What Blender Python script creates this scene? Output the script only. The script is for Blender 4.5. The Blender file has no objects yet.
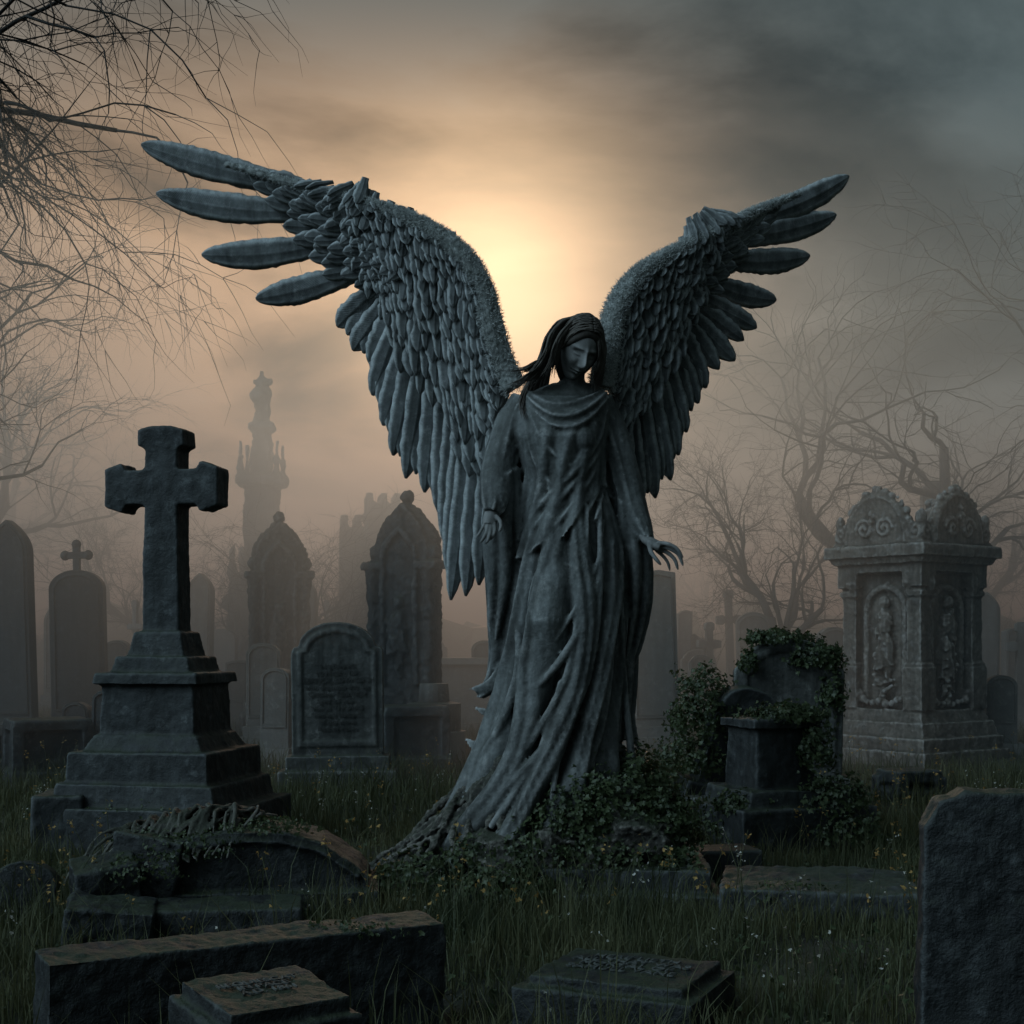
import bpy, math, random
import numpy as np
from mathutils import Vector, Matrix, Euler, noise
random.seed(7); rng=np.random.default_rng(7)
V=Vector
scene=bpy.context.scene
scene.view_settings.view_transform='Standard'
scene.view_settings.look='None'
scene.view_settings.exposure=0
COL=scene.collection
R=random.uniform

# ------------------------------------------------------------------ materials
def nt(name):
    m=bpy.data.materials.new(name); m.use_nodes=True
    t=m.node_tree; b=t.nodes['Principled BSDF']
    return m,t,b
def N(t,k,**kw):
    n=t.nodes.new(k)
    for a,c in kw.items(): setattr(n,a,c)
    return n
def ramp(t,src,stops):
    r=N(t,'ShaderNodeValToRGB'); e=r.color_ramp.elements
    while len(e)<len(stops): e.new(.5)
    for el,(p,c) in zip(e,stops):
        el.position=p; el.color=(c[0],c[1],c[2],1)
    t.links.new(src,r.inputs[0]); return r.outputs[0]
def noise_n(t,vec,scale,detail=4,rough=.6):
    n=N(t,'ShaderNodeTexNoise'); n.inputs['Scale'].default_value=scale
    n.inputs['Detail'].default_value=detail; n.inputs['Roughness'].default_value=rough
    t.links.new(vec,n.inputs['Vector']); return n.outputs['Fac']
def mixc(t,f,a,b,mode='MIX'):
    m=N(t,'ShaderNodeMix',data_type='RGBA',blend_type=mode)
    for s,v in ((0,f),(6,a),(7,b)):
        if hasattr(v,'links'): t.links.new(v,m.inputs[s])
        elif s==0: m.inputs[0].default_value=v
        else: m.inputs[s].default_value=(v[0],v[1],v[2],1)
    return m.outputs[2]
def math_n(t,op,a,b=0.0,clamp=False):
    m=N(t,'ShaderNodeMath',operation=op,use_clamp=clamp)
    for i,v in enumerate((a,b)):
        if hasattr(v,'links'): t.links.new(v,m.inputs[i])
        else: m.inputs[i].default_value=v
    return m.outputs[0]
def stone(name,dark,light,moss=.4,bump=.5,sc=1.0,feather=False,mosscol=(.028,.038,.020),lichen=.5,edge=.7,mott=.6):
    m,t,b=nt(name)
    tc=N(t,'ShaderNodeTexCoord').outputs['Object']
    n1=noise_n(t,tc,2.2*sc,5,.65); n2=noise_n(t,tc,14*sc,5,.7); n3=noise_n(t,tc,60*sc,3,.7)
    c=ramp(t,n1,[(.3,dark),(.7,light)])
    c=mixc(t,mott,c,ramp(t,n2,[(.3,(.22,.22,.22)),(.7,(1,1,1))]),'MULTIPLY')
    l=ramp(t,noise_n(t,tc,7*sc,6,.75),[(.56,(0,0,0)),(.64,(1,1,1))])
    lf=math_n(t,'MULTIPLY',l,lichen)
    c=mixc(t,lf,c,tuple(min(.5,x*1.5+.03) for x in light))
    mp=N(t,'ShaderNodeMapping'); mp.inputs['Scale'].default_value=(9,9,.7); t.links.new(tc,mp.inputs[0])
    st=ramp(t,noise_n(t,mp.outputs[0],1.3,3,.6),[(.42,(1,1,1)),(.62,(.38,.39,.37))])
    c=mixc(t,.7,c,st,'MULTIPLY')
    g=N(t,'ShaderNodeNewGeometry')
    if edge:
        pe=ramp(t,g.outputs['Pointiness'],[(.44,(.10,.10,.09)),(.50,(.58,.58,.57)),(.56,(1.0,1.0,1.0))])  # crease shade and ridge highlights put into the colour, with grime and edge wear
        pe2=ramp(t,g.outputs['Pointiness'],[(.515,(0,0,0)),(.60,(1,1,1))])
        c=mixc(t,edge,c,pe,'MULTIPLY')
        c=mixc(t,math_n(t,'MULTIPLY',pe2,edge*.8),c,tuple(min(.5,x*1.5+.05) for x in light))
    sx=N(t,'ShaderNodeSeparateXYZ'); t.links.new(g.outputs['Normal'],sx.inputs[0])
    up=math_n(t,'MULTIPLY',math_n(t,'ADD',sx.outputs[2],-.1),1.2,True)
    mf=math_n(t,'MULTIPLY',math_n(t,'MULTIPLY',up,ramp(t,noise_n(t,tc,5,4,.7),[(.38,(0,0,0)),(.52,(1,1,1))])),moss)
    c=mixc(t,mf,c,mosscol)
    h=math_n(t,'ADD',math_n(t,'MULTIPLY',n2,1.0),math_n(t,'MULTIPLY',n3,.45))
    if feather:
        uv=N(t,'ShaderNodeUVMap').outputs[0]
        sp=N(t,'ShaderNodeSeparateXYZ'); t.links.new(uv,sp.inputs[0])
        ax=math_n(t,'ABSOLUTE',sp.outputs[0])
        ph=math_n(t,'SUBTRACT',math_n(t,'MULTIPLY',sp.outputs[1],260),math_n(t,'MULTIPLY',ax,30))
        w=math_n(t,'MULTIPLY',math_n(t,'SINE',ph),.12)
        h=math_n(t,'ADD',h,w)
        fe=math_n(t,'MULTIPLY',ramp(t,ax,[(.5,(0,0,0)),(.95,(1,1,1))]),ramp(t,n2,[(.35,(.3,.3,.3)),(.6,(1,1,1))]))
        c=mixc(t,.6,c,ramp(t,ax,[(0,(.9,.9,.9)),(.12,(.42,.42,.42)),(.6,(.62,.62,.62)),(1,(1,1,1))]),'MULTIPLY')
        c=mixc(t,math_n(t,'MULTIPLY',fe,.7),c,(.60,.64,.65))
    t.links.new(c,b.inputs['Base Color'])
    b.inputs['Roughness'].default_value=.70
    b.inputs['Specular IOR Level'].default_value=.4
    bp=N(t,'ShaderNodeBump'); bp.inputs['Strength'].default_value=bump; bp.inputs['Distance'].default_value=.02
    t.links.new(h,bp.inputs['Height']); t.links.new(bp.outputs[0],b.inputs['Normal'])
    return m
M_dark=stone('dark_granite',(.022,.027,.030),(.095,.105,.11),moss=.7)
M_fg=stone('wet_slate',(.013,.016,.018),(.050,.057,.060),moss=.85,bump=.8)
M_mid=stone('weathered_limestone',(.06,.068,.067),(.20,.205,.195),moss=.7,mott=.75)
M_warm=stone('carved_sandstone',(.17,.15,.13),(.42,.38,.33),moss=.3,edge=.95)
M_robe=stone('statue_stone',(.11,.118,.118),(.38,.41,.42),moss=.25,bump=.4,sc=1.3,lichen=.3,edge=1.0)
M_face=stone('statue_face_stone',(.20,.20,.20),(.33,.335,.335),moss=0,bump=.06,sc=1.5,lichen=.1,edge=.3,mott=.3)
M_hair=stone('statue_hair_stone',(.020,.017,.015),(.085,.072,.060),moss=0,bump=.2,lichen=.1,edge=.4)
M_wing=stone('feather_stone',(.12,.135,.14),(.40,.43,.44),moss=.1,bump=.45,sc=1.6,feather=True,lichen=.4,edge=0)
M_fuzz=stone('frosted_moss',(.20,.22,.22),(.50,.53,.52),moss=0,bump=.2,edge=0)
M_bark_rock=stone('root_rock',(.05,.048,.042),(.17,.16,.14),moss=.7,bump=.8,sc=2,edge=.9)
def plain(name,a,b_,sc=3,rough=.8,trans=0):
    m,t,b=nt(name)
    tc=N(t,'ShaderNodeTexCoord').outputs['Object']
    c=ramp(t,noise_n(t,tc,sc,3,.7),[(.3,a),(.7,b_)])
    t.links.new(c,b.inputs['Base Color']); b.inputs['Roughness'].default_value=rough
    if trans:
        tr=N(t,'ShaderNodeBsdfTranslucent'); t.links.new(c,tr.inputs[0])
        mx=N(t,'ShaderNodeMixShader'); mx.inputs[0].default_value=trans
        t.links.new(b.outputs[0],mx.inputs[1]); t.links.new(tr.outputs[0],mx.inputs[2])
        t.links.new(mx.outputs[0],t.nodes['Material Output'].inputs[0])
    return m
M_bark=plain('bark',(.018,.016,.015),(.048,.043,.038),6,.9)
M_leaf=plain('ivy_leaf',(.025,.042,.020),(.095,.125,.055),9,.5,.35)
M_grass=plain('grass_blade',(.035,.05,.022),(.13,.13,.06),1.2,.7,.35)
M_dry=plain('dry_flower',(.30,.17,.05),(.5,.34,.12),20,.8,.35)
M_pale=plain('pale_flower',(.4,.4,.36),(.6,.6,.55),20,.8,.35)
M_down=plain('frosted_down',(.55,.57,.57),(.8,.82,.81),20,.8,.6)
def ground_mat():
    m,t,b=nt('soil_and_moss')
    tc=N(t,'ShaderNodeTexCoord').outputs['Object']
    c=ramp(t,noise_n(t,tc,.9,6,.7),[(.3,(.025,.023,.018)),(.5,(.035,.042,.022)),(.7,(.06,.066,.032))])
    c=mixc(t,.6,c,ramp(t,noise_n(t,tc,25,5,.75),[(.3,(.3,.3,.3)),(.7,(1,1,1))]),'MULTIPLY')
    t.links.new(c,b.inputs['Base Color']); b.inputs['Roughness'].default_value=.95
    bp=N(t,'ShaderNodeBump'); bp.inputs['Strength'].default_value=1; bp.inputs['Distance'].default_value=.06
    t.links.new(noise_n(t,tc,18,5,.75),bp.inputs['Height']); t.links.new(bp.outputs[0],b.inputs['Normal'])
    return m
M_ground=ground_mat()

# ------------------------------------------------------------------ mesh builder
class MB:
    def __init__(s): s.v=[]; s.f=[]; s.uv=[]
    def add(s,vs,fs,uv=None):
        o=len(s.v); s.v.extend([tuple(p) for p in vs]); s.f.extend([tuple(i+o for i in f) for f in fs])
        if uv is not None: s.uv.extend(uv)
    def box(s,c,sz,rz=0,top=1.0):
        x,y,z=sz[0]/2,sz[1]/2,sz[2]/2; co,si=math.cos(rz),math.sin(rz); vs=[]
        for dz,k in ((-z,1),(z,top)):
            for dx,dy in ((-x,-y),(x,-y),(x,y),(-x,y)):
                a,b=dx*k,dy*k; vs.append((c[0]+a*co-b*si,c[1]+a*si+b*co,c[2]+dz))
        s.add(vs,[(3,2,1,0),(4,5,6,7),(0,1,5,4),(1,2,6,5),(2,3,7,6),(3,0,4,7)])
    def tier(s,w,d,z0,z1,top=1.0): s.box((0,0,(z0+z1)/2),(w,d,z1-z0),0,top)
    def tube(s,pts,rad,n=8,flat=None,fdir=None):
        pts=[V(p) for p in pts]; m=len(pts); vs=[]
        ref=None
        for i,p in enumerate(pts):
            t=(pts[min(i+1,m-1)]-pts[max(i-1,0)])
            t=t.normalized() if t.length>1e-9 else V((0,0,1))
            if fdir is not None:
                a=V(fdir)-t*t.dot(V(fdir)); a.normalize()
            elif ref is None:
                r0=V((0,0,1)) if abs(t.z)<.9 else V((1,0,0)); a=t.cross(r0).normalized()
            else:
                a=ref-t*ref.dot(t); a=a.normalized() if a.length>1e-6 else t.orthogonal().normalized()
            ref=a; b=t.cross(a)
            r=rad[i]; fl=1 if flat is None else flat
            for k in range(n):
                g=2*math.pi*k/n
                vs.append(p+a*(math.cos(g)*r*fl)+b*(math.sin(g)*r))
        fs=[]
        for i in range(m-1):
            for k in range(n):
                k2=(k+1)%n
                fs.append((i*n+k,i*n+k2,(i+1)*n+k2,(i+1)*n+k))
        fs.append(tuple(range(n-1,-1,-1))); fs.append(tuple((m-1)*n+k for k in range(n)))
        s.add(vs,fs)
    def ball(s,c,r,seg=14,rings=9,nz=0,nsc=3,mat=None):
        if not hasattr(r,'__len__'): r=(r,r,r)
        vs=[];fs=[]; c=V(c)
        def P(a,b):
            d=V((math.cos(a)*math.sin(b),math.sin(a)*math.sin(b),math.cos(b)))
            q=V((d.x*r[0],d.y*r[1],d.z*r[2]))
            if nz: q*=1+nz*(noise.fractal((c+q)*nsc,.6,2.,4))
            if mat: q=mat@q
            return c+q
        vs.append(P(0,0))
        for j in range(1,rings):
            for i in range(seg): vs.append(P(2*math.pi*i/seg,math.pi*j/rings))
        vs.append(P(0,math.pi))
        for i in range(seg):
            fs.append((0,1+i,1+(i+1)%seg))
            for j in range(rings-2):
                a=1+j*seg; fs.append((a+i,a+seg+i,a+seg+(i+1)%seg,a+(i+1)%seg))
            a=1+(rings-2)*seg; fs.append((a+i,len(vs)-1,a+(i+1)%seg))
        s.add(vs,fs)
    def prism(s,prof,y0,y1,xf=None):
        n=len(prof); vs=[(x,y0,z) for x,z in prof]+[(x,y1,z) for x,z in prof]
        if xf: vs=[xf@V(p) for p in vs]
        fs=[tuple(range(n)),tuple(range(2*n-1,n-1,-1))]
        for i in range(n):
            j=(i+1)%n; fs.append((j,i,n+i,n+j))
        s.add(vs,fs)
    def obj(s,name,mat,parent=None,smooth=True,loc=None,rot=None,remesh=0,disp=0,dsc=.3,sm=0,bevel=0):
        me=bpy.data.meshes.new(name+'_mesh'); me.from_pydata(s.v,[],s.f)
        if s.uv:
            u=me.uv_layers.new(name='UVMap'); li=np.empty(len(me.loops),dtype=np.int32)
            me.loops.foreach_get('vertex_index',li); u.data.foreach_set('uv',np.array(s.uv,dtype=np.float32)[li].ravel())
        me.materials.append(mat); me.update()
        if smooth: me.polygons.foreach_set('use_smooth',[True]*len(me.polygons))
        o=bpy.data.objects.new(name,me); COL.objects.link(o)
        if parent: o.parent=parent
        if loc is not None: o.location=loc
        if rot is not None: o.rotation_euler=rot
        if bevel:
            b=o.modifiers.new('bevel','BEVEL'); b.width=bevel; b.segments=2; b.limit_method='ANGLE'
        if remesh:
            r=o.modifiers.new('remesh','REMESH'); r.mode='VOXEL'; r.voxel_size=remesh; r.use_smooth_shade=True
        if sm:
            q=o.modifiers.new('smooth','SMOOTH'); q.iterations=sm; q.factor=.5
        if disp:
            for k,(a,b_) in enumerate(((disp,dsc),(disp*.45,dsc*.28))):
                tx=bpy.data.textures.new(name+'_wear','CLOUDS'); tx.noise_scale=b_; tx.noise_depth=3
                d=o.modifiers.new('wear','DISPLACE'); d.texture=tx; d.strength=a; d.mid_level=.5; d.texture_coords='LOCAL'
        return o
def empty(name,loc=(0,0,0),rot=(0,0,0)):
    e=bpy.data.objects.new(name,None); COL.objects.link(e); e.location=loc; e.rotation_euler=rot; e.empty_display_size=.2
    return e
def fast_mesh(name,verts,loops,starts,totals,mat,smooth=False):
    me=bpy.data.meshes.new(name+'_mesh'); me.vertices.add(len(verts)); me.vertices.foreach_set('co',verts.astype(np.float32).ravel())
    me.loops.add(len(loops)); me.loops.foreach_set('vertex_index',loops.astype(np.int32))
    me.polygons.add(len(starts)); me.polygons.foreach_set('loop_start',starts.astype(np.int32)); me.polygons.foreach_set('loop_total',totals.astype(np.int32))
    me.update(calc_edges=True); me.validate(); me.materials.append(mat)
    if smooth: me.polygons.foreach_set('use_smooth',[True]*len(me.polygons))
    o=bpy.data.objects.new(name,me); COL.objects.link(o); return o

# ------------------------------------------------------------------ ground
def gz(x,y):
    x=np.asarray(x,float); y=np.asarray(y,float)
    return .035*np.sin(x*1.3+.7*np.sin(y*.9))*np.cos(y*1.1+.5*np.sin(x*.8))+.02*np.sin(x*3.1+y*2.3)+.01*np.sin(x*7.3-y*6.1)
def axis(a,b,step,far):
    core=np.arange(a,b+step,step); out=[core]; 
    r=b+step; l=[]; st=step
    while r<far: l.append(r); st*=1.25; r+=st
    l.append(far); out.append(np.array(l))
    r=a-step; l=[]; st=step
    while r>-far: l.append(r); st*=1.25; r-=st
    l.append(-far); return np.concatenate([np.array(l)[::-1]]+out)
xs=axis(-14,14,.14,900); ys=axis(0,28,.14,900)
X,Y=np.meshgrid(xs,ys); Z=gz(X,Y)*np.exp(-np.maximum(0,np.hypot(X,Y)-30)/40)
vv=np.stack([X,Y,Z],-1).reshape(-1,3); nx=len(xs); ny=len(ys)
i=np.arange(nx-1)[None,:]+np.arange(ny-1)[:,None]*nx
q=np.stack([i,i+1,i+1+nx,i+nx],-1).reshape(-1)
nq=len(q)//4
fast_mesh('ground',vv,q,np.arange(nq)*4,np.full(nq,4),M_ground,True)

# ------------------------------------------------------------------ leaves / ivy
def leaf_mesh(name,P,Nn,size,mat,parent=None):
    n=len(P); P=np.array(P); Nn=np.array(Nn); size=np.asarray(size)*np.ones(n)
    Nn=Nn+rng.normal(0,.5,(n,3)); Nn/=np.linalg.norm(Nn,axis=1,keepdims=True)+1e-9
    d=rng.normal(0,1,(n,3)); d[:,2]-=.6; d-=Nn*(d*Nn).sum(1,keepdims=True); d/=np.linalg.norm(d,axis=1,keepdims=True)+1e-9
    b=np.cross(d,Nn)
    L=np.array([(0,0,0),(-.45,.12,.1),(-.58,.5,.12),(-.22,.55,.04),(0,1,-.12),(.22,.55,.04),(.58,.5,.12),(.45,.12,.1)])
    vs=P[:,None,:]+size[:,None,None]*(L[None,:,0:1]*b[:,None,:]+L[None,:,1:2]*d[:,None,:]+L[None,:,2:3]*Nn[:,None,:])
    base=np.arange(n)[:,None]*8
    lo=(base+np.array([[0,4,3,2,1,0,7,6,5,4]])).ravel()
    o=fast_mesh(name,vs.reshape(-1,3),lo,np.arange(n*2)*5,np.full(n*2,5),mat)
    if parent: o.parent=parent
    return o
def blob_pts(c,r,n,hemi=True):
    d=rng.normal(0,1,(n,3)); 
    if hemi: d[:,2]=np.abs(d[:,2])*1.0-.25
    d/=np.linalg.norm(d,axis=1,keepdims=True)
    k=np.array([1+.45*noise.fractal(V(c)*3+V(x)*2.6,.6,2,4) for x in d])
    k*=rng.uniform(.78,1.1,n)
    return np.array(c)+d*np.array(r)*k[:,None], d

# ------------------------------------------------------------------ headstones
def prof(style,w,h,z0=-.1):
    a=[]; W=w/2
    if style=='round':
        rise=.36*w; a=[(W*math.cos(t),h-rise+rise*math.sin(t)) for t in np.linspace(0,math.pi,25)]
    elif style=='gothic':
        rise=.75*w; ts=np.linspace(0,1,12)
        rt=[(W*(1-t**1.9),h-rise+rise*(t**.95)) for t in ts]
        a=rt+[(-x,z) for x,z in rt[::-1][1:]]
    elif style=='shoulder':
        hs=h-.30*w; r=W*.84
        a=[(W,hs-.03*w),(W*.99,hs),(W*.93,hs+.025*w),(r,hs+.03*w)]
        a+=[(r*math.cos(t),hs+.03*w+(h-hs-.03*w)*math.sin(t)) for t in np.linspace(.12,math.pi-.12,18)]
        a+=[(-r,hs+.03*w),(-W*.93,hs+.025*w),(-W*.99,hs),(-W,hs-.03*w)]
    else:
        a=[(W,h*.985),(W*.3,h),(-W*.4,h*.99),(-W,h*.96)]
    return [(-W,z0),(W,z0)]+a
def headstone(name,X,Y,w,h,t=.16,style='round',mat=None,rz=0,lean=0,near=False,base=True,inset=True,finial=None,parent=None):
    mb=MB(); zb=0
    if base:
        mb.box((0,0,.04),(w*1.3,t*2.2,.34)); zb=.2
        if h>1.2: mb.box((0,0,.27),(w*1.14,t*1.7,.16)); 
    mb.prism(prof(style,w,h),-t/2,t/2)
    if inset:
        p=prof(style,w*.86,h-.07*w,.45 if h>1 else .3*h)
        q=prof(style,w*.77,h-.12*w,.5 if h>1 else .34*h)
        n=min(len(p),len(q)); vs=[(x,-t/2-.018,z) for x,z in p]+[(x,-t/2-.018,z) for x,z in q]+[(x,-t/2+.01,z) for x,z in p]+[(x,-t/2+.01,z) for x,z in q]
        fs=[]
        for i in range(n):
            j=(i+1)%n; fs+= [(i,j,n+j,n+i),(i,2*n+i,2*n+j,j),(n+i,n+j,3*n+j,3*n+i),(2*n+i,3*n+i,3*n+j,2*n+j)]
        mb.add(vs,fs)
    if finial=='cross':
        z=h-.04; mb.box((0,0,z+.2),(.1,.1,.44)); mb.box((0,0,z+.26),(.34,.1,.1))
        for s_ in (-1,1): mb.ball((s_*.17,0,z+.26),.075,8,6)
        mb.ball((0,0,z+.42),.075,8,6)
    return mb.obj(name,mat or M_mid,parent,smooth=near,loc=(X,Y,0),rot=(lean,R(-.03,.03),rz),remesh=(.014 if near else 0),disp=(.022 if near else 0),sm=(1 if near else 0),bevel=(0 if near else .012))
def cross_shape(mb,w,h,t,z0,arm=.24,flare=1.35):
    a=arm/2; f=a*flare; zc=z0+h*.71; W=w/2; T=z0+h
    P=[(-a*1.15,z0),(a*1.15,z0),(a,zc-a),(a+.02,zc-a),(W-.16,zc-a),(W-.13,zc-f),(W,zc-f*.75),(W,zc+f*.75),(W-.13,zc+f),(W-.16,zc+a),(a,zc+a),
       (a,T-.17),(f,T-.14),(f*.95,T-.03),(a*.6,T),(-a*.6,T),(-f*.95,T-.03),(-f,T-.14),(-a,T-.17),(-a,zc+a),(-W+.16,zc+a),(-W+.13,zc+f),(-W,zc+f*.75),(-W,zc-f*.75),(-W+.13,zc-f),(-W+.16,zc-a),(-a-.02,zc-a),(-a,zc-a)]
    mb.prism(P,-t/2,t/2)

# main stone cross
mb=MB()
mb.tier(1.42,1.30,-.1,.34); mb.tier(1.22,1.12,.33,.50,.95); mb.tier(1.06,.98,.49,.72,.98); mb.tier(.90,.82,.71,.83,.86)
mb.tier(.72,.66,.82,1.20,.96); mb.tier(.79,.73,1.19,1.27,.98); mb.tier(.60,.55,1.26,1.38,.9); mb.tier(.44,.40,1.37,1.56,.82)
cross_shape(mb,.87,1.52,.22,1.52,.25,1.45)
mb.obj('stone_cross_monument',M_dark,loc=(-2.50,10.3,0),rot=(0,0,math.radians(-12)),remesh=.013,disp=.02,dsc=.2,sm=1)
mb=MB(); mb.box((0,0,.18),(.34,.5,.5),.1); mb.obj('broken_gravestone',M_dark,loc=(-3.15,10.0,0),remesh=.015,disp=.03)

# inscribed headstone
hs=headstone('headstone',(339-512)/1422*14.2,14.2,.9,1.68,.2,'shoulder',M_mid,rz=.04,near=True)
def text(par,body,size,loc,rot,mat,name='inscription',ext=.003):
    c=bpy.data.curves.new(name,'FONT'); c.body=body; c.size=size; c.align_x='CENTER'; c.align_y='CENTER'; c.extrude=ext; c.space_line=.95
    c.materials.append(mat); o=bpy.data.objects.new(name,c); COL.objects.link(o); o.parent=par; o.location=loc; o.rotation_euler=rot
M_ink=plain('weathered_lettering',(.02,.022,.02),(.05,.05,.045),30)
M_let=plain('mossy_lettering',(.02,.024,.022),(.11,.12,.115),14)
text(hs,"IN LOVING\nMEMORY OF\nELEANOR ASHWORTH\nwho departed this life\nOctober 12th 1874\naged 43 years\nalso of THOMAS\nbeloved husband\nof the above\nRest in Peace",.072,(0,-.114,.93),(math.pi/2,0,0),M_ink)

def U(u,d): return (u-512)/1422*d
def H(v,d): return 1.5+(640-v)/1422*d
for (u,d,w,v,st,fi,mt) in [
 (16,20,44,520,'gothic',None,M_dark),(81,21,54,570,'round','cross',M_dark),(264,19,34,643,'round',None,M_mid),(277,17,30,668,'round',None,M_mid),
 (655,19,48,570,'flat',None,M_mid),(683,30,15,610,'flat',None,M_mid),(755,26,34,612,'round',None,M_mid),(835,26,32,627,'round',None,M_mid),
 (984,24,26,592,'gothic',None,M_mid),(1000,18,30,675,'round',None,M_mid),(310,27,20,580,'gothic',None,M_mid),(198,26,26,573,'gothic',None,M_mid),
 (77,17,26,702,'round',None,M_dark),(107,15.5,28,690,'round',None,M_dark),(937,32,30,480,'round',None,M_mid),(60,30,30,600,'gothic',None,M_mid),
 (487,25,26,640,'round',None,M_mid),(120,24,26,640,'round',None,M_mid),(700,24,24,655,'shoulder',None,M_mid),(815,30,20,640,'shoulder',None,M_mid),
 (160,19,26,660,'shoulder',None,M_mid),(236,24,22,660,'flat',None,M_mid),(1012,28,20,628,'flat',None,M_mid)]:
    headstone('headstone',U(u,d),d,w/1422*d,H(v,d),.2,st,mt,R(-.25,.25),R(-.05,.05),finial=fi)
for (u,d,w,v) in [(732,30,26,590),(708,27,24,622),(1018,23,28,622),(990,34,20,600),(575,38,16,610),(138,30,16,600),(330,36,16,600)]:
    mb=MB(); h=H(v,d); W=w/1422*d; mb.tier(W*1.2,W,-.1,.25); mb.tier(W*.8,W*.7,.24,.45); cross_shape(mb,W,h-.4,.14,.4,W*.26,1.5)
    mb.obj('cross_headstone',M_mid,smooth=False,loc=(U(u,d),d,0),rot=(0,R(-.04,.04),R(-.2,.2)),bevel=.01)
for k in range(46):
    d=R(27,62); u=R(-60,1080)
    headstone('headstone',U(u,d),d,R(.5,1.0),R(.7,1.9),.18,random.choice(['round','gothic','shoulder','flat']),M_mid,R(-.3,.3),R(-.06,.06),inset=False)
def chest_tomb(X,Y,L,W,Hh,rz,mat,near=False):
    mb=MB(); mb.tier(L*1.08,W*1.12,-.1,.12); mb.tier(L*.92,W*.86,.1,Hh-.1); mb.tier(L*1.05,W*1.05,Hh-.11,Hh,.95)
    for sx in (-1,1):
        for sy in (-1,1): mb.box((sx*L*.45,sy*W*.42,Hh/2),(.12,.12,Hh-.12))
    mb.obj('chest_tomb',mat,loc=(X,Y,0),rot=(0,0,rz),smooth=near,remesh=.018 if near else 0,disp=.03 if near else 0,bevel=0 if near else .01)
chest_tomb(U(42,15),15.2,.8,.6,.66,.5,M_dark,True); chest_tomb(U(18,16),16.8,.9,.7,.5,-.2,M_dark,True)
chest_tomb(U(412,17),17,.75,.7,.72,.25,M_dark,True); chest_tomb(U(468,24),24,1.2,.8,1.2,-.1,M_mid); chest_tomb(U(560,27),27,1.6,.9,1.1,.1,M_mid)
chest_tomb(U(915,13),13.2,.45,.4,.30,.3,M_dark,True)

def gothic_monument(name,X,Y,w,h,mat,rz=0):
    mb=MB(); mb.tier(w*1.25,w*1.0,-.1,.3); mb.tier(w*1.1,w*.85,.29,.5)
    mb.prism(prof('gothic',w*.8,h-.1,.4),-w*.22,w*.22)
    pr=[(x,z) for x,z in prof('gothic',w*.5,h-.45,.9)][2:]; mb.tube([(x,-w*.24,z) for x,z in [(w*.25,.9)]+pr+[(-w*.25,.9)]],[w*.045]*(len(pr)+2),6)
    for s_ in (-1,1):
        mb.tube([(s_*w*.42,-w*.2,.45),(s_*w*.42,-w*.2,h*.55),(s_*w*.42,-w*.2,h*.72)],[w*.09,w*.075,w*.1],10)
        mb.box((s_*w*.42,-w*.1,h*.73),(w*.28,w*.4,.1)); mb.ball((s_*w*.42,-w*.1,h*.78),w*.11,8,6)
        for k in range(7):
            t=(k+1)/8; mb.ball((s_*w*.4*(1-t**1.9),-.05,h-.1-.6*w+.6*w*t),w*.07,8,6)
    mb.ball((0,0,h-.02),w*.1,8,6); mb.ball((0,-w*.25,h*.45),(w*.13,w*.10,w*.4),10,8,.5,6); mb.ball((0,-w*.25,h*.45+w*.45),w*.08,10,8)
    mb.obj(name,mat,smooth=True,loc=(X,Y,0),rot=(0,0,rz),remesh=.022,disp=.08,dsc=.2)
gothic_monument('gothic_monument',U(279,23),23,.98,H(517,23),M_mid,.2)
gothic_monument('gothic_monument',U(408,19),19,1.0,H(497,19),M_dark,-.45)
mb=MB(); mb.tube([(0,0,-.1),(0,0,.35),(0,0,.36),(0,0,.7),(0,0,.72),(0,0,.95)],[.4,.4,.34,.34,.2,.18],20)
mb.obj('stone_urn_pedestal',M_mid,loc=(U(434,18.0),18.0,0),smooth=False)
# spire monument
mb=MB(); d=38; h=H(374,d); mb.tier(2.2,2.2,-.1,1.2); mb.tier(1.6,1.6,1.19,2.4,.95); mb.tier(1.8,1.8,2.39,2.6); mb.tier(.9,.9,2.59,5.6,.9); mb.tier(1.25,1.25,5.59,5.85); mb.tier(.6,.6,5.84,h-.8,.6)
mb.tier(.7,.7,h-1.5,h-1.35)
for s_ in (-1,1):
    for q_ in (-1,1):
        mb.box((s_*.65,q_*.65,3.3),(.32,.32,1.5),0,.3); mb.box((s_*.48,q_*.48,6.3),(.2,.2,.9),0,.3)
mb.ball((0,0,h-.6),.3,10,7); mb.box((0,0,h-.2),(.14,.14,.6)); mb.box((0,0,h-.2),(.5,.14,.14))
mb.obj('spire_monument',M_dark,smooth=True,loc=(U(262,d),d,0),remesh=.06,disp=.2,dsc=.4)
mb=MB(); d=42; hh=H(498,d)
mb.box((-.72,0,hh*.42),(.8,1.5,hh*.84)); mb.box((.12,0,hh*.48),(1.0,1.7,hh*.96)); mb.box((.85,0,hh*.40),(.6,1.4,hh*.80))
for x0 in (-1.0,-.62): mb.box((x0,0,hh*.87),(.2,1.5,.34))
for x0 in (-.28,.12,.52): mb.box((x0,0,hh*.98),(.2,1.7,.36))
for x0 in (.72,1.05): mb.box((x0,0,hh*.82),(.18,1.4,.3))
mb.box((.12,-.86,hh*.66),(.36,.1,.9)); mb.box((.12,0,hh*.90),(1.1,1.8,.1)); mb.box((.1,-.9,1.2),(1.2,.15,2.4))
mb.obj('ruined_chapel_tower',M_dark,smooth=True,loc=(U(378,d),d,0),rot=(0,0,.15),remesh=.05,disp=.07,dsc=.4)

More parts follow.
